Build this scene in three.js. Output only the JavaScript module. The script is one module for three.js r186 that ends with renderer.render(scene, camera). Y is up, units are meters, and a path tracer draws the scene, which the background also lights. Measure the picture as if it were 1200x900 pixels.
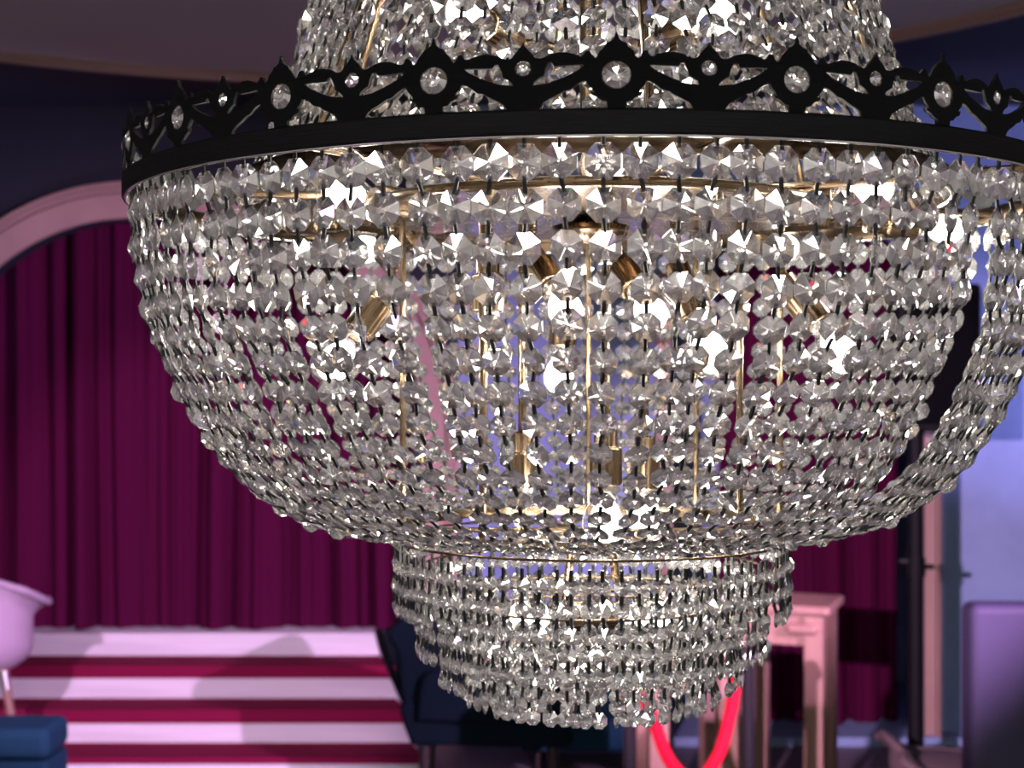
import * as THREE from 'three';
import { RoundedBoxGeometry } from 'three/addons/geometries/RoundedBoxGeometry.js';
import { mergeGeometries } from 'three/addons/utils/BufferGeometryUtils.js';
import { RectAreaLightUniformsLib } from 'three/addons/lights/RectAreaLightUniformsLib.js';

// ------------------------------------------------------------------ camera, exposure, room lights
const scene = new THREE.Scene();
scene.background = new THREE.Color(0x000000);
const EYE = 1.8, F = 1700;                                   // eye height; focal length in pixels of a 1200 x 900 frame
const camera = new THREE.PerspectiveCamera(2 * Math.atan(450 / F) * 180 / Math.PI, 4 / 3, 0.05, 60);
camera.position.set(0, EYE, 0);
camera.lookAt(0, EYE, -5);
camera.focus = 0.95; camera.userData.fStop = 11;
const renderer = new THREE.WebGLRenderer({ antialias: true });
renderer.toneMapping = THREE.LinearToneMapping;
renderer.toneMappingExposure = 1.1;
renderer.shadowMap.enabled = true;
RectAreaLightUniformsLib.init();

// stage spotlights on either side of the hall: place, aim, colour, intensity, half cone
const SPOTS = [[[-0.95, 2.0, -0.2], [1.75, 1.0, -7.2], [1.0, 0.6, 0.95], 158, 0.21], [[3.0, 2.35, -2.2], [-1.75, 0.9, -7.1], [1.0, 0.56, 1.1], 100, 0.36], [[-1.7, 2.5, -1.4], [-1.5, 0.8, -7.2], [1.0, 0.58, 1.05], 62, 0.25]];
const WASH_POWER = [9, 24];                                       // violet wall washers
const PANEL_POWER = 17;                                        // neutral ceiling panels behind the photographer
const BULB_POWER = 0.16, GLOBE_GLOW = 15;

// ------------------------------------------------------------------ helpers
let seed = 7;
const rnd = () => { seed = (seed + 0x6d2b79f5) | 0; let t = Math.imul(seed ^ (seed >>> 15), 1 | seed); t = (t + Math.imul(t ^ (t >>> 7), 61 | t)) ^ t; return ((t ^ (t >>> 14)) >>> 0) / 4294967296; };
const gauss = () => (rnd() + rnd() + rnd() + rnd() - 2) * 1.0;
const lerp = THREE.MathUtils.lerp, V = (x, y, z) => new THREE.Vector3(x, y, z);
const at = (px, py, d) => V((px - 600) / F * d, EYE + (450 - py) / F * d, -d);   // surveyed point: bearing and distance from the eye
const rgb = (r, g, b) => new THREE.Color().setRGB(r, g, b);
function noiseTexture(n, fx, fy, lo, hi, s) {                 // tiling streak / grain noise for bump, roughness and colour grain
  const data = new Uint8Array(n * n * 4); let q = s;
  const r = () => { q = (q * 16807) % 2147483647; return q / 2147483647; };
  const layers = [[fx, fy, 0.5], [fx * 2, fy * 2, 0.3], [fx * 5, fy * 5, 0.2]].map(([a, b, w]) => ({ a, b, w, g: Array.from({ length: a * b }, r) }));
  for (let y = 0; y < n; y++) for (let x = 0; x < n; x++) {
    let v = 0;
    for (const { a, b, w, g } of layers) {
      const u = x / n * a, t = y / n * b, i = Math.floor(u), j = Math.floor(t), fu = u - i, ft = t - j;
      const k = (p, o) => g[((o + b) % b) * a + ((p + a) % a)], su = fu * fu * (3 - 2 * fu), st = ft * ft * (3 - 2 * ft);
      v += w * lerp(lerp(k(i, j), k(i + 1, j), su), lerp(k(i, j + 1), k(i + 1, j + 1), su), st);
    }
    const c = Math.round(255 * (lo + (hi - lo) * v)), o = (y * n + x) * 4;
    data[o] = data[o + 1] = data[o + 2] = c; data[o + 3] = 255;
  }
  const t = new THREE.DataTexture(data, n, n); t.wrapS = t.wrapT = THREE.RepeatWrapping; t.magFilter = THREE.LinearFilter; t.needsUpdate = true;
  return t;
}
const grain = noiseTexture(256, 24, 24, 0, 1, 11), streaks = noiseTexture(256, 40, 3, 0, 1, 23), soft = noiseTexture(256, 5, 5, 0.75, 1, 5), woodGrain = noiseTexture(256, 30, 2, 0.6, 1, 77), weave = noiseTexture(256, 60, 60, 0.55, 1, 91);
const rep = (t, x, y) => { const c = t.clone(); c.repeat.set(x, y); c.needsUpdate = true; return c; };
const std = (r, g, b, roughness, extra = {}) => new THREE.MeshStandardMaterial({ color: rgb(r, g, b), roughness, ...extra });
const phys = (r, g, b, roughness, extra = {}) => new THREE.MeshPhysicalMaterial({ color: rgb(r, g, b), roughness, ...extra });
const used = new Map();
const numbered = (name) => { const n = used.get(name) ?? 0; used.set(name, n + 1); return n ? name + '_' + String(n).padStart(3, '0') : name; };
function mesh(name, geometry, material, parent = scene) {
  const o = new THREE.Mesh(geometry, material); o.name = parent === scene ? numbered(name) : name;
  o.castShadow = o.receiveShadow = true; parent.add(o); return o;
}
function tag(o, label, category, group) { o.userData = { label, category }; if (group) o.userData.group = group; return o; }
function structure(name, geometry, material, label, parent = scene) { const o = mesh(name, geometry, material, parent); if (parent === scene) { o.userData = { kind: 'structure' }; if (label) o.userData.label = label; } return o; }
function thing(name, label, category, [x, y, z], turn = 0, group) {
  const o = new THREE.Group(); o.name = numbered(name); o.position.set(x, y, z); o.rotation.y = turn; scene.add(o); return tag(o, label, category, group);
}
const merged = (list) => mergeGeometries(list.map((g) => { const q = g.index ? g.toNonIndexed() : g; for (const k of Object.keys(q.attributes)) if (!['position', 'normal', 'uv'].includes(k)) q.deleteAttribute(k); return q; }));
const box = (x0, x1, y0, y1, z0, z1, r = 0.006) => { const w = x1 - x0, h = y1 - y0, d = z1 - z0; return new RoundedBoxGeometry(w, h, d, 2, Math.min(r, w / 2.1, h / 2.1, d / 2.1)).translate((x0 + x1) / 2, (y0 + y1) / 2, (z0 + z1) / 2); };
const plainBox = (x0, x1, y0, y1, z0, z1) => new THREE.BoxGeometry(x1 - x0, y1 - y0, z1 - z0).translate((x0 + x1) / 2, (y0 + y1) / 2, (z0 + z1) / 2);
const rod = (a, b, r, r2 = r, seg = 14) => { const d = b.clone().sub(a), g = new THREE.CylinderGeometry(r2, r, d.length(), seg); g.applyQuaternion(new THREE.Quaternion().setFromUnitVectors(V(0, 1, 0), d.clone().normalize())); const m = a.clone().add(b).multiplyScalar(0.5); return g.translate(m.x, m.y, m.z); };
const tube = (points, r, n = 40, seg = 8, closed = false) => new THREE.TubeGeometry(new THREE.CatmullRomCurve3(points, closed), n, r, seg, closed);
const lathe = (pairs, seg = 32) => new THREE.LatheGeometry(pairs.map(([r, y]) => new THREE.Vector2(r, y)), seg);

// ------------------------------------------------------------------ materials
const M = {
  crystal: phys(1, 1, 1, 0.0, { transmission: 0.965, metalness: 0.30, thickness: 0.01, ior: 1.52, flatShading: true }),
  rainbowCrystal: phys(1, 1, 1, 0.0, { transmission: 0.965, metalness: 0.5, thickness: 0.01, ior: 1.52, iridescence: 1, iridescenceIOR: 1.9, iridescenceThicknessRange: [220, 255], flatShading: true }),
  amberCrystal: phys(1, 1, 1, 0.0, { transmission: 0.965, metalness: 0.45, thickness: 0.01, ior: 1.52, iridescence: 1, iridescenceIOR: 1.9, iridescenceThicknessRange: [320, 400], flatShading: true }),
  bulbGlass: phys(1, 1, 1, 0.02, { transmission: 1, thickness: 0, ior: 1.5 }),
  filament: std(1, 0.95, 0.85, 0.5, { emissive: rgb(1, 0.93, 0.83), emissiveIntensity: GLOBE_GLOW }),
  filamentOff: std(0.8, 0.5, 0.15, 0.4, { metalness: 0.3 }),
  brass: std(0.18, 0.125, 0.078, 0.45, { metalness: 1, bumpMap: streaks, bumpScale: 0.0004, roughnessMap: rep(streaks, 1, 1) }),
  blackMetal: phys(0.004, 0.004, 0.005, 0.7, { specularIntensity: 0.3, bumpMap: rep(grain, 4, 4), bumpScale: 0.0006 }),
  pin: phys(0.006, 0.006, 0.007, 0.6, { specularIntensity: 0.4 }),
  chrome: std(0.8, 0.78, 0.76, 0.2, { metalness: 1 }),
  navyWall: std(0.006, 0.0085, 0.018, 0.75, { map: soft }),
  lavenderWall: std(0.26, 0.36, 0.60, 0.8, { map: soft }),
  roomWall: std(0.80, 0.78, 0.77, 0.85, { map: soft }),
  ceiling: std(0.58, 0.57, 0.54, 0.9, { map: soft }),
  pinkTrim: std(0.44, 0.29, 0.24, 0.6, { map: soft }),
  floor: std(0.17, 0.14, 0.17, 0.5, { map: soft }),
  velvet: phys(0.062, 0.002, 0.027, 0.9, { specularIntensity: 0.2, sheen: 0.6, sheenColor: rgb(0.3, 0.006, 0.13), sheenRoughness: 0.5, side: THREE.DoubleSide }),
  whitePaint: std(0.80, 0.79, 0.80, 0.6, { map: soft }),
  redCarpet: phys(0.19, 0.008, 0.045, 0.95, { specularIntensity: 0.2, bumpMap: rep(grain, 6, 6), bumpScale: 0.002 }),
  navyFabric: phys(0.004, 0.010, 0.017, 0.85, { specularIntensity: 0.15, bumpMap: rep(weave, 5, 5), bumpScale: 0.001 }),
  blueFabric: phys(0.010, 0.046, 0.085, 0.8, { specularIntensity: 0.3, bumpMap: rep(weave, 5, 5), bumpScale: 0.001 }),
  palePink: std(0.40, 0.31, 0.40, 0.7, { bumpMap: rep(weave, 5, 5), bumpScale: 0.0008 }),
  violetFabric: std(0.026, 0.021, 0.058, 0.7, { bumpMap: rep(weave, 5, 5), bumpScale: 0.001 }),
  wood: std(0.31, 0.175, 0.13, 0.55, { map: woodGrain }),
  darkWood: std(0.03, 0.02, 0.02, 0.5),
  blackPlastic: phys(0.004, 0.0045, 0.006, 0.6, { specularIntensity: 0.3 }),
  rope: phys(0.55, 0.003, 0.02, 0.8, { specularIntensity: 0.3, sheen: 0.15, sheenColor: rgb(0.8, 0.2, 0.25), sheenRoughness: 0.5 }),
  taupeFabric: std(0.12, 0.085, 0.085, 0.8, { bumpMap: rep(weave, 5, 5), bumpScale: 0.001 }),
};
M.brass.map = woodGrain;

// ------------------------------------------------------------------ the room
const WZ = 7.3;                                                // distance of the end wall
const CEIL = EYE + 1.4;
structure('floor', plainBox(-4.4, 4.4, -0.1, 0, -8.6, 4.2), M.floor, 'dark violet grey floor of the hall');
function archPath(p, x0, x1, top, r, bottom = 0) {
  p.moveTo(x0, bottom); p.lineTo(x0, top - r); p.absarc(x0 + r, top - r, r, Math.PI, Math.PI / 2, true);
  p.lineTo(x1 - r, top); p.absarc(x1 - r, top - r, r, Math.PI / 2, 0, true); p.lineTo(x1, bottom); p.closePath(); return p;
}
const A1 = [-2.95, -0.45, 2.63, 1.05], A2 = [0.80, 2.06, 2.63, 0.4];
function wallPiece(x0, x1, arch) {
  const s = new THREE.Shape([new THREE.Vector2(x0, 0), new THREE.Vector2(x1, 0), new THREE.Vector2(x1, CEIL), new THREE.Vector2(x0, CEIL)]);
  s.holes.push(archPath(new THREE.Path(), ...arch, 0.001));
  return new THREE.ExtrudeGeometry(s, { depth: 0.12, bevelEnabled: false, curveSegments: 32 }).translate(0, 0, -WZ - 0.12);
}
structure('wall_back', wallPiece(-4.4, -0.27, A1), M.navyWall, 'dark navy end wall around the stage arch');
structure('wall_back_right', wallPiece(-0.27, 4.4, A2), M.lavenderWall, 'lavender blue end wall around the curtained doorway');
structure('wall_alcove', plainBox(-4.4, 4.4, 0, CEIL, -8.6, -8.5), M.lavenderWall, 'lavender wall behind the curtains');
structure('wall_left', plainBox(-4.5, -4.4, 0, CEIL, -8.6, 4.2), M.roomWall, 'grey side wall');
structure('wall_right', plainBox(4.4, 4.5, 0, CEIL, -8.6, 4.2), M.roomWall, 'grey side wall');
structure('wall_front', plainBox(-4.5, 4.5, 0, CEIL + 0.4, 4.1, 4.2), M.roomWall, 'grey wall behind the photographer');
{ // lowered navy ceiling with a round coffer, raised disc and moulded rim
  const cx = -0.54, cz = -3.79, R = 2.98;
  const s = new THREE.Shape([new THREE.Vector2(-4.5, -4.2), new THREE.Vector2(4.5, -4.2), new THREE.Vector2(4.5, 8.6), new THREE.Vector2(-4.5, 8.6)]);
  s.holes.push(new THREE.Path().absarc(cx, -cz, R, 0, Math.PI * 2));
  structure('ceiling', new THREE.ExtrudeGeometry(s, { depth: 0.04, bevelEnabled: false, curveSegments: 96 }).rotateX(-Math.PI / 2).translate(0, CEIL, 0), M.navyWall, 'dark navy lowered ceiling');
  structure('ceiling_coffer', plainBox(-4.5, 4.5, CEIL + 0.04, CEIL + 0.14, -8.6, 4.2), M.ceiling, 'brown grey raised ceiling inside the round rim');
  structure('trim_1', lathe([[R - 0.015, 0.04], [R - 0.015, 0.032], [R - 0.002, 0.026], [R - 0.002, 0.012], [R - 0.010, 0.006], [R - 0.010, -0.003], [R, -0.008], [R + 0.015, -0.006], [R + 0.018, 0.0], [R + 0.018, 0.01]], 128).translate(cx, CEIL, cz), M.pinkTrim, 'dusty pink rim moulding of the round ceiling coffer');
}
function archFrame(name, [x0, x1, top, r], w, proud, label) {
  const o = new THREE.Group(); o.name = name; o.userData = { kind: 'structure', label }; scene.add(o);
  const ring = (a, b) => { const s = archPath(new THREE.Shape(), x0 - b, x1 + b, top + b, r + b, 0.002); s.holes.push(archPath(new THREE.Path(), x0 - a, x1 + a, top + a, r + a, 0.003)); return s; };
  const ex = (a, b, d) => new THREE.ExtrudeGeometry(ring(a, b), { depth: d, bevelEnabled: true, bevelSize: 0.006, bevelThickness: 0.006, bevelSegments: 2, curveSegments: 32 }).translate(0, 0, -WZ);
  mesh('frame_board', ex(0.0, w * 0.68, proud * 0.6), M.pinkTrim, o);
  mesh('frame_bead', ex(w * 0.72, w * 0.82, proud), M.pinkTrim, o);
  mesh('frame_bead', ex(w * 0.88, w, proud * 0.75), M.pinkTrim, o);
  return o;
}
archFrame('trim_2', A1, 0.18, 0.06, 'dusty pink rounded frame of the stage arch');
archFrame('trim_3', A2, 0.075, 0.09, 'dusty pink frame of the curtained doorway');
structure('floor_stage', plainBox(-2.94, -0.68, 0, 0.529, -8.5, -7.4), M.whitePaint, 'low white stage platform behind the steps');
structure('floor_alcove', plainBox(0.6, 2.3, 0, 0.045, -8.5, -7.2), M.lavenderWall, 'low pale sill under the second curtain');

// ------------------------------------------------------------------ stage steps
{
  const t = thing('stage_steps', 'white stage steps with dark red carpet treads below the left curtain', 'steps', [0, 0, -6.6]);
  const L = -2.93, Z = (d) => 6.6 - d, rows = [[7.40, 7.13, 0.416, -0.58, 0.063], [7.13, 6.87, 0.257, -0.485, 0.065], [6.87, 6.59, 0.103, -0.385, 0.03]];
  let above = 0.529, ax = -0.68;
  for (const [db, df, h, xr, nose] of rows) {
    mesh('riser', plainBox(L, ax, h - 0.05, above, Z(db) - 0.02, Z(db) + 0.005), M.whitePaint, t);
    const s = new THREE.Shape([new THREE.Vector2(L, -Z(db)), new THREE.Vector2(L, -Z(df)), new THREE.Vector2(xr, -Z(df)), new THREE.Vector2(ax, -Z(db))]);
    mesh('carpet_tread', new THREE.ExtrudeGeometry(s, { depth: nose - 0.012, bevelEnabled: true, bevelSize: 0.006, bevelThickness: 0.006, bevelSegments: 2 }).rotateX(-Math.PI / 2).translate(0, h - nose + 0.006, 0), M.redCarpet, t);
    above = h - nose; ax = xr;
  }
  mesh('riser', plainBox(L, ax, 0, above, Z(6.59) - 0.02, Z(6.59) + 0.005), M.whitePaint, t);
  // white end boards that follow the slanting right end
  const ends = [[-0.68, 7.40, 0.529], [-0.58, 7.13, 0.36], [-0.485, 6.87, 0.20], [-0.385, 6.59, 0.08]];
  for (let k = 0; k < 3; k++) {
    const [xa, da, ha] = ends[k], [xb, db, hb] = ends[k + 1], g = new THREE.BufferGeometry();
    const p = [[xa, 0, Z(da)], [xb, 0, Z(db)], [xb, hb, Z(db)], [xa, ha - 0.1, Z(da)]], q = p.map(([x, y, z]) => [x + 0.02, y, z]);
    const quad = (a, b, c, d) => [...a, ...b, ...c, ...a, ...c, ...d];
    g.setAttribute('position', new THREE.Float32BufferAttribute([...quad(...p), ...quad(...q.slice().reverse()), ...quad(p[3], p[2], q[2], q[3]), ...quad(p[1], q[1], q[2], p[2])], 3)); g.computeVertexNormals();
    mesh('side_board', g, M.whitePaint, t);
  }
}

// ------------------------------------------------------------------ curtains
function curtainGeometry(x0, x1, y0, y1, lo, hi, depth) {
  const pleats = []; let x = x0; while (x < x1) { const w = lerp(lo, hi, rnd()); pleats.push([x, w, depth * lerp(0.25, 1, rnd()) * Math.min(1, w / 0.15), lerp(-0.3, 0.3, rnd())]); x += w; }
  const nx = Math.round((x1 - x0) / 0.008), ny = 24, pos = [], uv = [], idx = [];
  for (let j = 0; j <= ny; j++) for (let i = 0; i <= nx; i++) {
    const v = j / ny, X = lerp(x0, x1, i / nx), p = pleats.findLast((q) => q[0] <= X + 1e-9) ?? pleats[0], u = (X - p[0]) / p[1];
    const skew = u + p[3] * u * (1 - u), sway = 0.012 * Math.sin(X * 5 + v * 3.1) * (1 - v);
    const z = p[2] * Math.pow(Math.abs(Math.sin(Math.PI * Math.min(1, Math.max(0, skew)))), 0.65) * (0.75 + 0.25 * (1 - v)) + 0.012 * Math.sin(X * 61 + v * 1.5) + 0.006 * Math.sin(X * 113 + v * 2);
    pos.push(X + sway, lerp(y0, y1, v), z); uv.push(X, lerp(y0, y1, v));
    if (i < nx && j < ny) { const a = j * (nx + 1) + i, b = a + 1, c = a + nx + 1, d = c + 1; idx.push(a, b, d, a, d, c); }
  }
  const g = new THREE.BufferGeometry(); g.setAttribute('position', new THREE.Float32BufferAttribute(pos, 3)); g.setAttribute('uv', new THREE.Float32BufferAttribute(uv, 2)); g.setIndex(idx); g.computeVertexNormals(); return g;
}
tag(mesh('stage_curtain', curtainGeometry(-3.3, -0.50, 0.535, 2.85, 0.06, 0.27, 0.17), M.velvet), 'wide wine red pleated velvet curtain filling the arch above the white steps', 'curtain').position.set(0, 0, -7.60);
tag(mesh('stage_curtain', curtainGeometry(1.08, 2.02, 0.05, 2.75, 0.07, 0.22, 0.15), M.velvet), 'narrower wine red pleated curtain hanging in the doorway behind the wooden stools', 'curtain').position.set(0, 0, -7.6);

// ------------------------------------------------------------------ the chandelier
const CX = 0.065, CD = 1.2;
const ch = thing('chandelier', 'huge basket chandelier of clear octagonal crystal strands below a black filigree crown', 'chandelier', [CX, EYE, -CD]);
const toChandelier = (px, py, d) => at(px, py, d).sub(V(CX, EYE, -CD));
// crown: band and bent filigree
const RB = 0.373;
const bandTop = 0.1570, bandBottom = 0.1424;
mesh('crown_band', lathe([[RB - 0.0015, bandBottom], [RB + 0.0012, bandBottom], [RB + 0.0018, bandBottom + 0.0012], [RB + 0.0018, bandTop - 0.0012], [RB + 0.0012, bandTop], [RB - 0.0015, bandTop], [RB - 0.0015, bandBottom]], 160), M.blackMetal, ch);
mesh('inner_band', lathe([[RB - 0.005, bandBottom + 0.001], [RB - 0.002, bandBottom + 0.001], [RB - 0.002, bandTop - 0.001], [RB - 0.005, bandTop - 0.001], [RB - 0.005, bandBottom + 0.001]], 160), M.brass, ch);
mesh('band_lip', new THREE.TorusGeometry(RB - 0.001, 0.0012, 8, 160).rotateX(Math.PI / 2).translate(0, bandBottom, 0), M.chrome, ch);
const PX = 0.83 / F, NU = 22, STEP = 2 * Math.PI / NU, TH0 = -0.84 * Math.PI / 180;
function crownUnit() {
  const c = (x, y) => [(x - 980) / 6, (675 - y) / 6];
  const half = (list) => list.map(([x, y]) => c(x, y));
  const top = half([[340, 200], [352, 228], [372, 250], [398, 278], [418, 308], [440, 318], [470, 316], [492, 308], [520, 290], [580, 277], [640, 277], [700, 295], [735, 310], [758, 297], [775, 268], [798, 274], [815, 308], [830, 324], [850, 310], [868, 270], [900, 240], [915, 215], [938, 208], [965, 185], [972, 160], [984, 132], [1000, 128]]);
  const loHole = half([[452, 668], [480, 628], [520, 605], [580, 575], [622, 548], [665, 540], [700, 510], [745, 482], [775, 478], [790, 510], [815, 532], [828, 562], [800, 545], [810, 575], [850, 590], [878, 618], [915, 625], [920, 668]]);
  const upHole = half([[408, 503], [420, 478], [450, 455], [480, 440], [490, 395], [512, 348], [538, 346], [556, 372], [640, 370], [750, 365], [754, 376], [700, 415], [600, 460], [510, 492]]);
  const unit = 206.4;                                          // pixels of arc between large medallions at the front
  const half2 = unit / 2, sx = half2 / 106.5;                  // small medallion sits half-way
  const R = (l, m) => l.map(([u, v]) => [m * u * sx, v]);
  // centred on the large medallion (u = 0); both ends run through the middle of a small medallion, whose jewel hole is a half-round notch
  const s = new THREE.Shape(), L = R(top, 1), notch = (u, dir) => { for (let i = 0; i <= 10; i++) { const a = i / 10 * Math.PI; s.lineTo(u + dir * 9.6 * Math.sin(a), 48.7 - dir * 9.6 * Math.cos(a)); } };
  s.moveTo(-half2, -1); notch(-half2, 1);
  L[0][0] = -half2; for (const [u, v] of L) s.lineTo(Math.min(u, 0), v);
  for (const [u, v] of L.slice(0, -1).reverse()) s.lineTo(-u, v);
  notch(half2, -1); s.lineTo(half2, -1); s.closePath();
  const path = (l) => { const p = new THREE.Path(); l.forEach(([u, v], i) => (i ? p.lineTo(u, v) : p.moveTo(u, v))); p.closePath(); return p; };
  for (const h of [loHole, upHole]) for (const m of [1, -1]) s.holes.push(path(R(h, m)));
  s.holes.push(new THREE.Path().absarc(0, 39.7, 16.6, 0, Math.PI * 2));
  const g = new THREE.ExtrudeGeometry(s, { depth: 4.4, bevelEnabled: true, bevelSize: 0.5, bevelThickness: 0.6, bevelSegments: 1, curveSegments: 16 });
  const p = g.attributes.position;
  for (let i = 0; i < p.count; i++) { const a = p.getX(i) / unit * STEP, r = RB + (p.getZ(i) - 2.2) * PX; p.setXYZ(i, Math.sin(a) * r, bandTop + (p.getY(i) - 0.5) * PX, Math.cos(a) * r); }
  g.computeVertexNormals(); return g;
}
const unitGeometry = crownUnit();
function jewelGeometry(R, n) { // round brilliant: table, crown facets, girdle, pavilion
  const pos = [], tri = (a, b, c) => pos.push(...a, ...b, ...c), P = (r, k, z) => [r * Math.cos(k / n * 2 * Math.PI), r * Math.sin(k / n * 2 * Math.PI), z];
  for (let k = 0; k < n; k++) {
    tri([0, 0, 0.42 * R], P(0.5 * R, k, 0.36 * R), P(0.5 * R, k + 1, 0.36 * R));
    tri(P(0.5 * R, k, 0.36 * R), P(R, k + 0.5, 0.06 * R), P(0.5 * R, k + 1, 0.36 * R)); tri(P(0.5 * R, k, 0.36 * R), P(R, k - 0.5, 0.06 * R), P(R, k + 0.5, 0.06 * R));
    tri(P(R, k - 0.5, 0.06 * R), P(R, k - 0.5, -0.06 * R), P(R, k + 0.5, -0.06 * R)); tri(P(R, k - 0.5, 0.06 * R), P(R, k + 0.5, -0.06 * R), P(R, k + 0.5, 0.06 * R));
    tri(P(R, k - 0.5, -0.06 * R), [0, 0, -0.5 * R], P(R, k + 0.5, -0.06 * R));
  }
  const g = new THREE.BufferGeometry(); g.setAttribute('position', new THREE.Float32BufferAttribute(pos, 3)); g.computeVertexNormals(); return g;
}
const bigJewel = jewelGeometry(17.2 * PX, 10), smallJewel = jewelGeometry(10.2 * PX, 8);
for (let k = 0; k < NU; k++) {
  const o = mesh('crown_ornament', unitGeometry, M.blackMetal, ch); o.rotation.y = TH0 + k * STEP;
  for (const [a, v, g] of [[0, 39.7, bigJewel], [STEP / 2, 48.7, smallJewel]]) {
    const j = mesh('jewel', g, M.crystal, o); j.position.set(Math.sin(a) * RB, bandTop + (v - 0.5) * PX, Math.cos(a) * RB); j.rotation.y = a; j.rotation.z = 0; j.rotateZ(rnd() * 6);
  }
}
// octagonal bead: eight facets to a point on either face
function beadGeometry() {
  const pos = [], tri = (a, b, c) => pos.push(...a, ...b, ...c), g1 = 0.07, g2 = -0.07, ap = 0.44, C = Math.cos(Math.PI / 8);
  const P = (k, z) => { const a = (k + 0.5) * Math.PI / 4; return [Math.cos(a) / C * 0.5 * 1.0, Math.sin(a) / C * 0.5, z * 0.5]; };
  for (let k = 0; k < 8; k++) {
    tri([0, 0, ap * 0.5], P(k, g1), P(k + 1, g1)); tri([0, 0, -ap * 0.5], P(k + 1, g2), P(k, g2));
    tri(P(k, g1), P(k, g2), P(k + 1, g2)); tri(P(k, g1), P(k + 1, g2), P(k + 1, g1));
  }
  const g = new THREE.BufferGeometry(); g.setAttribute('position', new THREE.Float32BufferAttribute(pos, 3)); g.computeVertexNormals(); return g;
}
const bead = beadGeometry(), beads = [], pins = [];
// one strand follows a curve of (radius, height) points; twist turns beads about the strand
function strand(theta, profile, d0, d1, gap, opt = {}) {
  const curve = new THREE.CatmullRomCurve3(profile.map(([r, h]) => V(r, h, 0)), false, 'centripetal'); curve.arcLengthDivisions = 120;
  const L = curve.getLength(), tw0 = opt.twist ?? 0.3; let s = opt.start ?? 0, last = null, n = 0; const drift = (opt.drift ?? 0), facing = gauss() * (opt.twist ?? 0.3);
  while (s <= L + 1e-6 && n < (opt.most ?? 99)) {
    const t = s / L, d = lerp(d0, d1, t) * lerp(0.96, 1.04, rnd()), p = curve.getPointAt(Math.min(1, t)), tg = curve.getTangentAt(Math.min(1, t));
    const a = theta + drift * Math.sin(Math.PI * Math.min(1, t * 1.15)) + gauss() * (opt.shake ?? 0.004), radial = V(Math.sin(a), 0, Math.cos(a)), side = V(Math.cos(a), 0, -Math.sin(a));
    const down = radial.clone().multiplyScalar(tg.x).add(V(0, tg.y, 0)).normalize(), up = down.clone().negate(), out = side.clone().cross(up).normalize();
    const pos = radial.clone().multiplyScalar(p.x + gauss() * 0.0015).add(V(0, p.y, 0));
    const m = new THREE.Matrix4().makeBasis(side, up, out), q = new THREE.Quaternion().setFromRotationMatrix(m);
    const tw = (facing + gauss() * tw0) * (0.45 + 0.8 * t) + (rnd() < (opt.stray ?? 0.06 + 0.12 * t) ? (rnd() - 0.5) * 2.4 : 0);
    q.multiply(new THREE.Quaternion().setFromAxisAngle(V(0, 1, 0), tw)).multiply(new THREE.Quaternion().setFromAxisAngle(V(0, 0, 1), gauss() * 0.05)).multiply(new THREE.Quaternion().setFromAxisAngle(V(1, 0, 0), gauss() * 0.08));
    beads.push({ pos, q, d, rainbow: rnd() < 0.055 ? 1 : rnd() < 0.04 ? 2 : 0 });
    const top = last ?? pos.clone().addScaledVector(up, d * 0.5 + gap + (opt.hook ?? 0)), end = pos.clone().addScaledVector(up, d * 0.36);
    pins.push([last ? last.clone() : top, end, side]);
    last = pos.clone().addScaledVector(down, d * 0.36); s += d + gap; n++;
  }
}
const BOWL = [[0.366, 0.1285], [0.362, 0.083], [0.349, 0.032], [0.333, 0], [0.316, -0.033], [0.294, -0.064], [0.267, -0.089], [0.238, -0.106], [0.205, -0.115], [0.17, -0.118]];
const NB = 106;
for (let k = 0; k < NB; k++) {
  let th = (k + 0.36) / NB * 2 * Math.PI + gauss() * 0.004; if (th > Math.PI) th -= 2 * Math.PI;
  const g = Math.abs(th - 0.716) < Math.abs(th - 1.826) ? 0.716 : 1.826, near = Math.exp(-Math.pow((th - g) / 0.12, 2)), wave = 0.009 * Math.sin(th * 17 + 1.3) + 0.007 * Math.sin(th * 31);
  strand(th, BOWL, 0.0207, 0.0118, 0.0043, { twist: 0.24, drift: wave + gauss() * 0.006 + (th < g ? -0.04 : 0.045) * near, hook: 0.002 });
}
// strands of the upper cone, hung from a top ring to the inner ring
const CONE = [[0.15, 0.52], [0.185, 0.44], [0.212, 0.365], [0.230, 0.30], [0.245, 0.245], [0.262, 0.195], [0.285, 0.152]];
const NC = 80;
for (let k = 0; k < NC; k++) strand((k + 0.5) / NC * 2 * Math.PI + gauss() * 0.008, CONE, 0.0160, 0.0172, 0.0048, { drift: gauss() * 0.012, twist: 0.3 });
// waterfall tiers under the bowl: [ring radius, ring height, strands, beads per strand]
const TIERS = [[0.161, -0.127, 82, 3], [0.142, -0.151, 72, 4], [0.122, -0.176, 62, 4], [0.103, -0.190, 50, 4], [0.082, -0.212, 27, 3]];
for (const [r, h, n, c] of TIERS) {
  for (let k = 0; k < n; k++) {
    const th = (k + rnd() * 0.3) / n * 2 * Math.PI, most = c - (rnd() < 0.12 ? 1 : 0);
    const drop = r > 0.15 ? 0.019 : 0.012; strand(th, [[r, h - drop], [r, h - 0.04], [r, h - 0.09], [r, h - 0.12]], 0.0120, 0.0120, 0.0056, { most, twist: 0.35, stray: 0.15, hook: 0.001 });
  }
  mesh('tier_ring', new THREE.TorusGeometry(r, 0.0011, 6, 96).rotateX(Math.PI / 2).translate(0, h, 0), M.brass, ch);
}
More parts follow.
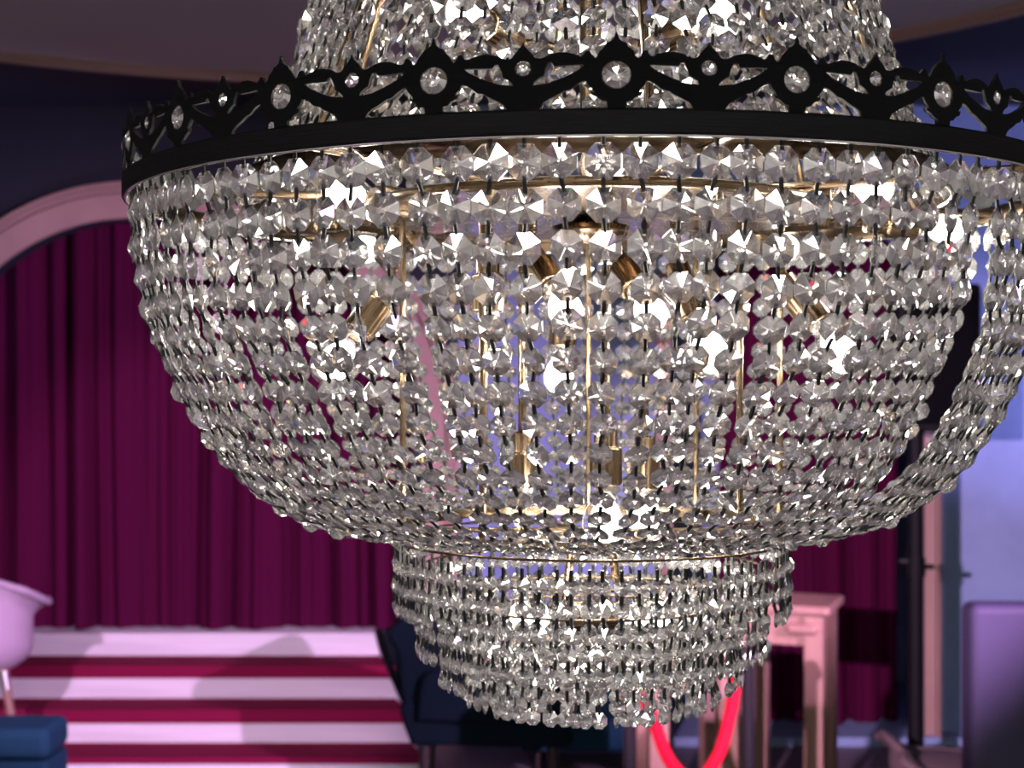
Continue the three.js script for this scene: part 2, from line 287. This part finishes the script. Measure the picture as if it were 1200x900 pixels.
// the 300 beads that show largest are parts of their own; the rest are joined
const eyeAt = V(-CX, 0, CD);
for (const b of beads) {
  const depth = CD - b.pos.z, px = 600 + (b.pos.x + CX) / depth * F, py = 450 - b.pos.y / depth * F;
  b.score = px > 10 && px < 1190 && py > 150 && py < 890 && b.pos.z > 0.05 ? b.d / depth : 0;
}
beads.sort((a, b) => b.score - a.score);
beads.slice(0, 300).forEach((b) => { const o = mesh('crystal_bead', bead, [M.crystal, M.rainbowCrystal, M.amberCrystal][b.rainbow], ch); o.position.copy(b.pos); o.quaternion.copy(b.q); o.scale.setScalar(b.d); });
function joined(list, geometry) {
  const src = geometry.attributes.position, out = new Float32Array(list.length * src.count * 3), v = V(0, 0, 0); let o = 0;
  for (const b of list) for (let i = 0; i < src.count; i++) { v.fromBufferAttribute(src, i).multiplyScalar(b.d).applyQuaternion(b.q).add(b.pos); out[o++] = v.x; out[o++] = v.y; out[o++] = v.z; }
  const g = new THREE.BufferGeometry(); g.setAttribute('position', new THREE.BufferAttribute(out, 3)); g.computeVertexNormals(); return g;
}
const rest = beads.slice(300).sort((a, b) => a.rainbow - b.rainbow), restGeometry = joined(rest, bead);
for (let k = 0, from = 0; k < 3; k++) { const n = rest.filter((b) => b.rainbow === k).length * bead.attributes.position.count; restGeometry.addGroup(from, n, k); from += n; }
mesh('crystal_beads', restGeometry, [M.crystal, M.rainbowCrystal, M.amberCrystal], ch).userData = { kind: 'stuff', label: 'remaining small crystal beads of the strands' };
{
  const one = new THREE.CylinderGeometry(0.0014, 0.0014, 1, 5, 1).toNonIndexed(), list = [], up = V(0, 1, 0);
  const src = one.attributes.position, out = new Float32Array(pins.length * src.count * 3), v = V(0, 0, 0); let o = 0;
  for (const [a, b] of pins) { const d = b.clone().sub(a), L = d.length(), q = new THREE.Quaternion().setFromUnitVectors(up, d.normalize()), m = a.clone().add(b).multiplyScalar(0.5); for (let i = 0; i < src.count; i++) { v.fromBufferAttribute(src, i); v.y *= L; v.applyQuaternion(q).add(m); out[o++] = v.x; out[o++] = v.y; out[o++] = v.z; } }
  const g = new THREE.BufferGeometry(); g.setAttribute('position', new THREE.BufferAttribute(out, 3)); g.computeVertexNormals();
  mesh('wire_pins', g, M.pin, ch).userData = { kind: 'stuff', label: 'blackened wire pins linking the crystal beads' };
}
// brass frame inside
const flatRing = (r, h, w, t) => lathe([[r - t, h], [r, h], [r, h + w], [r - t, h + w], [r - t, h]], 128);
mesh('frame_ring', flatRing(0.288, 0.146, 0.016, 0.003), M.brass, ch);
mesh('frame_ring', flatRing(0.160, -0.122, 0.008, 0.003), M.brass, ch);
mesh('mounting_plate', lathe([[0.006, 0.1375], [0.186, 0.1375], [0.190, 0.1395], [0.190, 0.1445], [0.186, 0.146], [0.006, 0.146]], 96), M.brass, ch);
mesh('top_ring', flatRing(0.152, 0.53, 0.014, 0.003), M.brass, ch);
for (let k = 0; k < 8; k++) { const a = k / 8 * 2 * Math.PI + 0.2, s = Math.sin(a), c = Math.cos(a); mesh('spoke', rod(V(s * 0.02, 0.150, c * 0.02), V(s * (RB - 0.004), 0.150, c * (RB - 0.004)), 0.0032), M.brass, ch); }
mesh('centre_column', lathe([[0.0001, 0.116], [0.014, 0.118], [0.03, 0.122], [0.032, 0.13], [0.014, 0.136], [0.009, 0.14], [0.009, 0.56], [0.02, 0.565], [0.02, 0.575], [0.006, 0.58], [0.006, CEIL - EYE], [0.06, CEIL + 0.01 - EYE], [0.062, CEIL + 0.039 - EYE], [0.0001, CEIL + 0.039 - EYE]], 28), M.brass, ch);
for (const [a, r] of [[-2.5, 0.15], [-1.55, 0.155], [-0.62, 0.15], [0.75, 0.155], [1.5, 0.155], [2.4, 0.15], [3.1, 0.15]]) { const s = Math.sin(a) * r, c = Math.cos(a) * r; mesh('upright_rod', rod(V(s, -0.122, c), V(s, 0.14, c), 0.0026, 0.0026, 10), M.brass, ch); }
for (let k = 0; k < 6; k++) { const a = k / 6 * 2 * Math.PI + 0.5, s = Math.sin(a), c = Math.cos(a); mesh('bottom_spoke', rod(V(s * 0.005, -0.121, c * 0.005), V(s * 0.17, -0.121, c * 0.17), 0.0022), M.brass, ch); }
for (let k = 0; k < 6; k++) { const a = k / 6 * 2 * Math.PI + 0.1, s = Math.sin(a), c = Math.cos(a); mesh('cone_strut', rod(V(s * 0.262, 0.155, c * 0.262), V(s * 0.13, 0.535, c * 0.13), 0.0034), M.brass, ch); }
// lamps: brass cup, glass globe, filament and its light
const globe = lathe([[0.0072, 0.0], [0.0076, 0.006], [0.011, 0.0115], [0.0158, 0.0185], [0.0182, 0.027], [0.0185, 0.031], [0.0175, 0.0385], [0.0140, 0.0448], [0.0085, 0.0488], [0.0001, 0.0498]], 28);
const cup = lathe([[0.0001, -0.046], [0.0085, -0.046], [0.0092, -0.044], [0.0092, -0.03], [0.0120, -0.029], [0.0128, -0.027], [0.0128, -0.002], [0.0120, 0.0], [0.0098, 0.0], [0.0098, -0.004], [0.0001, -0.004]], 24);
const collar = lathe([[0.0070, -0.003], [0.0088, -0.003], [0.0090, 0.0], [0.0088, 0.004], [0.0074, 0.005]], 20);
const glow = lathe([[0.0001, 0.010], [0.0050, 0.012], [0.0105, 0.020], [0.0132, 0.029], [0.0120, 0.037], [0.0070, 0.043], [0.0001, 0.045]], 20);
const wire = merged([0, 1, 2].map((k) => tube([V(Math.cos(k * 2.1) * 0.002, 0.006, Math.sin(k * 2.1) * 0.002), V(Math.cos(k * 2.1) * 0.006, 0.022, Math.sin(k * 2.1) * 0.006), V(Math.cos(k * 2.1) * 0.002, 0.036, Math.sin(k * 2.1) * 0.002)], 0.0008, 10, 5)));
function lamp(px, py, d, dir, lit = true) {
  const c = toChandelier(px, py, d), v = V(...dir).normalize(), q = new THREE.Quaternion().setFromUnitVectors(V(0, 1, 0), v), foot = c.clone().addScaledVector(v, -0.029);
  const put = (o) => { o.position.copy(foot); o.quaternion.copy(q); return o; };
  const s = put(mesh('lamp_socket', cup, M.brass, ch)); mesh('socket_collar', collar, M.chrome, s);
  const b = put(mesh('light_bulb', globe, M.bulbGlass, ch));
  mesh('filament', lit ? glow : wire, lit ? M.filament : M.filamentOff, b);
  if (lit) { const l = new THREE.PointLight(rgb(1, 0.93, 0.84), BULB_POWER); l.position.copy(c).addScaledVector(v, -0.004); l.castShadow = true; l.shadow.radius = 0.2; l.name = 'bulb_light'; ch.add(l); }
  const tail = foot.clone().addScaledVector(v, -0.046), R = Math.hypot(tail.x, tail.z), k = Math.min(1, 0.17 / R);
  if (tail.y > 0.16) mesh('lamp_arm', tube([tail, tail.clone().multiply(V(0.5, 1, 0.5)), V(tail.x * 0.05, tail.y - 0.01, tail.z * 0.05)], 0.0036, 16, 8), M.brass, ch);
  else if (tail.y < -0.11) mesh('lamp_arm', tube([tail, V(tail.x * 0.8, tail.y + 0.5 * (-0.121 - tail.y), tail.z * 0.8), V(tail.x * 0.6, -0.121, tail.z * 0.6)], 0.0034, 10, 8), M.brass, ch);
  else mesh('lamp_arm', tube([tail, tail.clone().lerp(V(tail.x * k, 0.139, tail.z * k), 0.4).addScaledVector(v, -0.004), V(tail.x * k, 0.139, tail.z * k)], 0.0034, 16, 8), M.brass, ch);
}
for (const [px, py, d, dir, lit] of [
  [302, 257, 1.28, [-1, 0.05, -0.2]], [710, 192, 1.03, [0.05, -0.1, 1]], [402, 226, 1.12, [-0.8, 0.1, 0.5]], [1022, 222, 1.12, [0.85, 0.1, 0.5]], [1108, 268, 1.28, [1, -0.05, -0.2]], [428, 292, 1.42, [-0.7, -0.1, -0.7]], [918, 290, 1.42, [0.7, -0.1, -0.7]],
  [394, 424, 1.12, [-0.55, -0.8, 0.25]], [985, 414, 1.12, [0.55, -0.8, 0.25]], [662, 362, 1.12, [0.3, -0.6, 0.7]], [762, 366, 1.16, [0.3, -0.6, 0.6]], [832, 412, 1.08, [0.3, -0.9, 0.3]], [655, 440, 1.3, [-0.1, -1, -0.2]], [572, 410, 1.12, [0, -1, 0], false],
  [710, 612, 1.12, [0, -1, 0]], [756, 612, 1.26, [0, -1, 0]], [612, 612, 1.20, [0, -1, 0], false],
  [620, 722, 1.17, [-1, 0, 0]], [764, 722, 1.23, [1, 0, 0]],
  [545, 14, 1.10, [-0.5, 0.1, 0.8]], [840, 20, 1.15, [0.6, 0.1, 0.8]], [690, 60, 1.38, [0, 0.2, -1]],
]) lamp(px, py, d, dir, lit);

// ------------------------------------------------------------------ furniture and props
function tubChair(name, label, [x, y, z], turn, material, base, hb, hs, hf, w) {
  const t = thing(name, label, 'chair', [x, y, z], turn), nu = 48, nv = 18, pos = [], idx = [];
  // one shell: bowl-shaped body, high back that sweeps down into arms, lip rolled outward
  for (let j = 0; j <= nv; j++) for (let i = 0; i <= nu; i++) {
    const a = i / nu * 2 * Math.PI, v = j / nv, c = Math.cos(a), H = (c > 0 ? lerp(hs, hb, c * c) : lerp(hs, hf, c * c)) - base, lip = Math.max(0, (v - 0.82) / 0.18);
    const low = Math.min(1, v / 0.5), rise = v < 0.5 ? 0.42 * (1 - Math.cos(low * Math.PI / 2)) : 0.42 + 0.58 * (v - 0.5) / 0.5, r = w / 2 * (0.2 + 0.8 * Math.sin(low * Math.PI / 2)) * (1 + (c < 0.8 ? 0.30 : 0.12) * lip * lip);
    pos.push(Math.sin(a) * r, base + H * rise, -c * r * 0.95);
    if (i < nu && j < nv) { const A = j * (nu + 1) + i, B = A + 1, C = A + nu + 1, D = C + 1; idx.push(A, B, D, A, D, C); }
  }
  const n = pos.length / 3; for (let i = 0; i < n; i++) { const X = pos[i * 3], Y = pos[i * 3 + 1], Z = pos[i * 3 + 2], L = Math.hypot(X, Z) || 1; pos.push(X - X / L * 0.022, Y + 0.014, Z - Z / L * 0.022); }
  const m = idx.length; for (let i = 0; i < m; i += 3) idx.push(idx[i] + n, idx[i + 2] + n, idx[i + 1] + n);
  for (let i = 0; i < nu; i++) { const A = nv * (nu + 1) + i; idx.push(A, A + 1, A + 1 + n, A, A + 1 + n, A + n, i, i + 1 + n, i + 1, i, i + n, i + 1 + n); }
  const g = new THREE.BufferGeometry(); g.setAttribute('position', new THREE.Float32BufferAttribute(pos, 3)); g.setIndex(idx); g.computeVertexNormals();
  const uv = []; for (let i = 0; i < pos.length / 3; i++) uv.push(pos[i * 3], pos[i * 3 + 1]); g.setAttribute('uv', new THREE.Float32BufferAttribute(uv, 2));
  const sh = mesh('shell', g, material, t);
  const edge = []; for (let i = 0; i < nu; i++) { const k = (nv * (nu + 1) + i) * 3; edge.push(V(pos[k] * 0.98, pos[k + 1] + 0.004, pos[k + 2] * 0.98)); }
  mesh('rim', tube(edge, 0.017, 96, 10, true), material, sh);
  mesh('seat_cushion', new THREE.SphereGeometry(w * 0.36, 24, 12).scale(1, 0.25, 0.9).translate(0, base + 0.08, 0), material, t);
  for (const [sx, sz] of [[1, 1], [-1, 1], [1, -1], [-1, -1]]) { const p = (f) => V(sx * w * lerp(0.42, 0.22, f), (base + 0.03) * f, sz * w * lerp(0.40, 0.2, f)), l = mesh('leg', rod(p(0), p(1), 0.013, 0.019), M.wood, t); mesh('ferrule', rod(p(0.84), p(0.98), 0.0195, 0.0215), M.chrome, l); }
  return t;
}
tubChair('tub_chair', 'pale pink tub chair with flared arms and wooden legs at the left edge', [-2.32, 0, -6.3], Math.PI + 0.35, M.palePink, 0.545, 0.97, 0.84, 0.78, 0.46);
tubChair('tub_chair', 'taupe tub chair low in front of the second curtain, only its curved back showing', [1.70, 0, -5.6], Math.PI / 2, M.taupeFabric, 0.24, 0.44, 0.30, 0.27, 0.50);
{ // dark blue box pouffe at the left edge
  const t = thing('box_pouffe', 'dark blue upholstered pouffe with a thick lid cushion in front of the pink chair', 'pouffe', [-1.895, 0, -5.1]);
  mesh('base', box(-0.3, 0.3, 0.06, 0.50, -0.12, 0.12, 0.02), M.blueFabric, t); mesh('lid_cushion', box(-0.305, 0.305, 0.505, 0.615, -0.125, 0.125, 0.035), M.blueFabric, t);
  for (const [sx, sz] of [[1, 1], [-1, 1], [1, -1], [-1, -1]]) mesh('foot', rod(V(sx * 0.25, 0, sz * 0.08), V(sx * 0.25, 0.07, sz * 0.08), 0.015, 0.02), M.darkWood, t);
}
{ // navy lounge chair seen side-on
  const t = thing('lounge_chair', 'dark navy upholstered lounge chair on black legs beside the steps', 'chair', [-0.10, 0, -6.25]);
  const ext = (pts, z0, z1, b = 0.02) => { const s = new THREE.Shape(); s.moveTo(...pts[0]); s.splineThru(pts.slice(1).map((p) => new THREE.Vector2(...p))); s.closePath(); return new THREE.ExtrudeGeometry(s, { depth: z1 - z0 - 2 * b, bevelEnabled: true, bevelSize: b, bevelThickness: b, bevelSegments: 3, curveSegments: 40 }).translate(0, 0, z0 + b); };
  mesh('seat_base', ext([[-0.30, 0.335], [0, 0.33], [0.30, 0.325], [0.325, 0.36], [0.325, 0.43], [0.29, 0.46], [0, 0.46], [-0.31, 0.48], [-0.33, 0.42], [-0.30, 0.335]], -0.30, 0.30), M.navyFabric, t);
  mesh('backrest', ext([[-0.31, 0.40], [-0.34, 0.55], [-0.355, 0.70], [-0.385, 0.76], [-0.36, 0.805], [-0.30, 0.80], [-0.25, 0.72], [-0.19, 0.60], [-0.16, 0.46], [-0.31, 0.40]], -0.29, 0.29), M.navyFabric, t);
  for (const s of [-1, 1]) mesh('arm', ext([[-0.27, 0.44], [-0.24, 0.60], [-0.1, 0.58], [0.15, 0.56], [0.29, 0.55], [0.32, 0.50], [0.31, 0.44], [0, 0.43], [-0.27, 0.44]], s * 0.28 - 0.05, s * 0.28 + 0.05), M.navyFabric, t);
  mesh('seat_cushion', box(-0.2, 0.31, 0.46, 0.53, -0.22, 0.22, 0.03), M.navyFabric, t);
  for (const [x, z] of [[-0.26, 0.25], [-0.26, -0.25], [0.27, 0.25], [0.27, -0.25]]) mesh('leg', rod(V(x * 1.03, 0, z), V(x, 0.35, z), 0.015, 0.026), M.darkWood, t);
  mesh('back_hoop', tube([V(-0.47, 0.76, 0.1), V(-0.455, 0.70, 0.1), V(-0.41, 0.58, 0.1), V(-0.36, 0.47, 0.1), V(-0.31, 0.40, 0.1)], 0.016, 24, 8), M.blackPlastic, t);
}
{ // second navy chair deeper in the room
  const t = thing('lounge_chair', 'blue grey box armchair farther back between the navy chair and the rope post', 'chair', [0.36, 0, -6.85]);
  mesh('seat_base', box(-0.3, 0.28, 0.12, 0.42, -0.25, 0.25, 0.03), M.blueFabric, t); mesh('backrest', box(-0.3, 0.28, 0.40, 0.62, -0.28, -0.12, 0.04), M.blueFabric, t);
  for (const s of [-1, 1]) mesh('arm', box(s > 0 ? 0.2 : -0.32, s > 0 ? 0.3 : -0.22, 0.12, 0.54, -0.26, 0.26, 0.03), M.blueFabric, t);
  for (const [x, z] of [[-0.25, 0.2], [-0.25, -0.2], [0.24, 0.2], [0.24, -0.2]]) mesh('leg', rod(V(x, 0, z), V(x, 0.14, z), 0.014, 0.02), M.darkWood, t);
}
function stool(label, [x, z], turn, h, wide) {
  const t = thing('bar_stool', label, 'stool', [x, 0, z], turn, 'pale wooden bar stools'), a = wide / 2;
  mesh('seat', box(-a - 0.05, a + 0.06, h - 0.035, h, -a - 0.04, a + 0.04, 0.012), M.wood, t);
  for (const s of [-1, 1]) { mesh('apron', box(-a, a, h - 0.15, h - 0.036, s * a - 0.012, s * a + 0.012, 0.004), M.wood, t); mesh('apron', box(s * a - 0.012, s * a + 0.012, h - 0.15, h - 0.036, -a, a, 0.004), M.wood, t); }
  for (const [sx, sz] of [[1, 1], [-1, 1], [1, -1], [-1, -1]]) mesh('leg', box(sx * a - 0.035, sx * a + 0.035, 0, h - 0.037, sz * a - 0.035, sz * a + 0.035, 0.006), M.wood, t);
  for (const s of [-1, 1]) mesh('stretcher', box(-a, a, 0.24, 0.275, s * a - 0.014, s * a + 0.014, 0.004), M.wood, t);
  mesh('seat_rest', new THREE.CapsuleGeometry(0.022, 0.08, 6, 12).rotateZ(Math.PI / 2).translate(a - 0.04, h - 0.085, a + 0.03), M.wood, t);
  return t;
}
stool('pale wooden bar stool in full view right of the crystal tiers', [1.03, -5.45], -0.38, 0.995, 0.26);
stool('pale wooden bar stool behind the red rope, its top hidden by the crystal tiers', [0.63, -5.3], 0.1, 0.86, 0.25);
function stanchion(label, x, z, h) {
  const t = thing('rope_post', label, 'rope post', [x, 0, z], 0, 'barrier rope posts');
  mesh('base', lathe([[0.0001, 0], [0.16, 0], [0.16, 0.01], [0.14, 0.02], [0.03, 0.035], [0.02, 0.05]], 36), M.blackPlastic, t);
  mesh('post', rod(V(0, 0.04, 0), V(0, h, 0), 0.019), std(0.02, 0.018, 0.022, 0.25, { metalness: 0.4 }), t);
  mesh('cap', lathe([[0.019, h - 0.05], [0.03, h - 0.045], [0.03, h - 0.02], [0.022, h - 0.012], [0.02, h], [0.0001, h + 0.008]], 24), M.chrome, t);
  mesh('hook_ring', new THREE.TorusGeometry(0.03, 0.004, 8, 24).rotateX(Math.PI / 2).translate(0, h - 0.034, 0), M.chrome, t);
  return t;
}
stanchion('black rope post left of the red velvet rope', 0.338, -4.17, 0.98); stanchion('black rope post right of the red velvet rope', 0.70, -4.3, 1.02);
{
  const a = V(0.366, 0.93, -4.17), b = V(0.665, 0.965, -4.28);
  const t = thing('velvet_rope', 'bright red velvet rope sagging between the two black posts', 'rope', [0.515, 0.63, -4.22]); const L = (v) => v.clone().sub(t.position);
  mesh('rope', tube([L(a), L(V(0.405, 0.84, -4.18)), L(V(0.462, 0.70, -4.2)), L(V(0.535, 0.645, -4.22)), L(V(0.60, 0.71, -4.24)), L(V(0.64, 0.83, -4.26)), L(b)], 0.019, 60, 12), M.rope, t);
  for (const p of [a, b]) mesh('end_clip', new THREE.SphereGeometry(0.022, 14, 10).scale(1, 1.5, 1).translate(...L(p).toArray()), M.chrome, t);
}
{ // loudspeaker on a pole and its stand
  const t = thing('speaker_stand', 'black speaker stand pole before the pink doorway frame', 'stand', [1.725, 0, -6.2]);
  mesh('pole', rod(V(0, 0.02, 0), V(0, 1.60, 0), 0.036, 0.033), M.blackPlastic, t); mesh('collar', rod(V(0, 0.98, 0), V(0, 1.06, 0), 0.042), M.blackPlastic, t); mesh('knob', rod(V(0.03, 1.02, 0), V(0.075, 1.02, 0.01), 0.012), M.blackPlastic, t);
  mesh('clamp_pin', rod(V(-0.07, 1.045, 0.01), V(-0.02, 1.045, 0.01), 0.006), M.chrome, t);
  for (let k = 0; k < 3; k++) { const a = k * 2.1 + 0.6; mesh('leg', rod(V(0, 0.22, 0), V(Math.cos(a) * 0.36, 0.012, Math.sin(a) * 0.36), 0.014), M.blackPlastic, t); }
  mesh('foot_hub', rod(V(0, 0.0, 0), V(0, 0.06, 0), 0.05), M.blackPlastic, t);
  const s = thing('loudspeaker', 'black loudspeaker box on the stand, glimpsed through a gap in the crystal strands', 'speaker', [1.80, 1.60, -6.2], -0.1);
  mesh('cabinet', box(-0.17, 0.17, 0, 0.62, -0.15, 0.15, 0.02), M.blackPlastic, s); mesh('grille', box(-0.15, 0.15, 0.03, 0.59, 0.15, 0.165, 0.008), phys(0.003, 0.003, 0.004, 0.9, { specularIntensity: 0.1 }), s);
}
{ // tall upholstered chair at the right edge
  const t = thing('high_back_chair', 'violet upholstered high-back chair at the right edge', 'chair', [1.70, 0, -4.3]);
  mesh('backrest', box(-0.36, 0.36, 0.36, 1.155, -0.05, 0.06, 0.03), M.violetFabric, t); mesh('seat', box(-0.34, 0.34, 0.34, 0.46, -0.55, -0.04, 0.04), M.violetFabric, t);
  for (const [x, z] of [[-0.3, 0.0], [0.3, 0.0], [-0.3, -0.5], [0.3, -0.5]]) mesh('leg', rod(V(x, 0, z), V(x, 0.36, z), 0.016, 0.022), M.darkWood, t);
}

// ------------------------------------------------------------------ lamps of the hall
SPOTS.forEach(([place, target, color, power, cone], k) => {
  const s = thing('stage_spotlight', ['stage spotlight on the left side aimed at the second curtain', 'stage spotlight on the right side aimed at the white steps', 'smaller stage spotlight on the left side aimed at the white steps'][k], 'spotlight', place), aim = V(...target).sub(s.position).normalize(), q = new THREE.Quaternion().setFromUnitVectors(V(0, 0, -1), aim);
  const body = mesh('housing', lathe([[0.0001, 0.22], [0.06, 0.21], [0.08, 0.16], [0.085, 0], [0.09, -0.01], [0.09, 0.0]], 32).rotateX(Math.PI / 2), M.blackPlastic, s); body.quaternion.copy(q);
  const lens = mesh('lens_light', new THREE.CircleGeometry(0.07, 32).rotateY(Math.PI).translate(0, 0, 0.004), std(0.8, 0.8, 0.8, 0.5, { emissive: rgb(...color), emissiveIntensity: 6 }), s); lens.quaternion.copy(q);
  mesh('yoke', rod(V(0, 0.1, 0), V(0, CEIL - place[1], 0), 0.012), M.blackPlastic, s);
  const l = new THREE.SpotLight(rgb(...color), power, 0, cone, 0.3); l.position.set(...place).addScaledVector(aim, 0.03); l.target.position.set(...target); l.castShadow = true; l.shadow.radius = 1.5; l.name = 'stage_spot_light'; scene.add(l, l.target);
});
for (const [x, z, tx, ty, tz] of [[-3.3, -5.6, -3.0, 2.9, -7.3], [2.9, -5.4, 2.6, 2.6, -7.3]]) {
  const s = thing('wall_washer', x < 0 ? 'violet wall washer lamp standing left of the arch' : 'violet wall washer lamp standing right of the doorway', 'lamp', [x, 0, z]), aim = V(tx, ty, tz).sub(V(x, 0.2, z)).normalize();
  const q = new THREE.Quaternion().setFromUnitVectors(V(0, 1, 0), aim);
  const b = mesh('housing', lathe([[0.0001, -0.1], [0.06, -0.1], [0.07, -0.08], [0.07, 0.02], [0.066, 0.02], [0.066, 0.0], [0.0001, 0.0]], 24), M.blackPlastic, s); b.position.y = 0.2; b.quaternion.copy(q);
  const g = mesh('lens_light', new THREE.CircleGeometry(0.06, 24).rotateX(-Math.PI / 2).translate(0, 0.006, 0), std(0.6, 0.5, 0.8, 0.5, { emissive: rgb(0.5, 0.4, 1), emissiveIntensity: 4 }), s); g.position.y = 0.2; g.quaternion.copy(q);
  mesh('foot', box(-0.06, 0.06, 0, 0.12, -0.05, 0.05, 0.01), M.blackPlastic, s);
  const l = new THREE.SpotLight(rgb(0.5, 0.42, 1), WASH_POWER[x < 0 ? 0 : 1], 0, 0.5, 0.9); l.position.set(x, 0.2, z).addScaledVector(aim, 0.03); l.target.position.set(tx, ty, tz); l.castShadow = true; l.shadow.radius = 2; l.name = 'wall_washer_light'; scene.add(l, l.target);
}
for (const [x, z] of [[-2.2, 1.6], [0, 1.6], [2.2, 1.6], [-2.2, 3.2], [0, 3.2], [2.2, 3.2]]) {
  const s = thing('ceiling_panel', 'square white ceiling light panel behind the photographer', 'light', [x, CEIL - 0.03, z], 0, 'ceiling panels behind the photographer');
  mesh('frame', box(-0.32, 0.32, 0.005, 0.03, -0.32, 0.32, 0.004), M.whitePaint, s);
  mesh('diffuser_light', plainBox(-0.3, 0.3, 0, 0.006, -0.3, 0.3), std(0.9, 0.9, 0.9, 0.5, { emissive: rgb(1, 0.95, 0.9), emissiveIntensity: PANEL_POWER * 0.8 }), s);
  const l = new THREE.RectAreaLight(rgb(1, 0.95, 0.9), PANEL_POWER, 0.6, 0.6); l.position.set(x, CEIL - 0.035, z); l.rotation.x = -Math.PI / 2; l.name = 'ceiling_panel_light'; scene.add(l);
}
scene.traverse((o) => { if (o.isMesh) o.castShadow = o.receiveShadow = true; });
renderer.render(scene, camera);
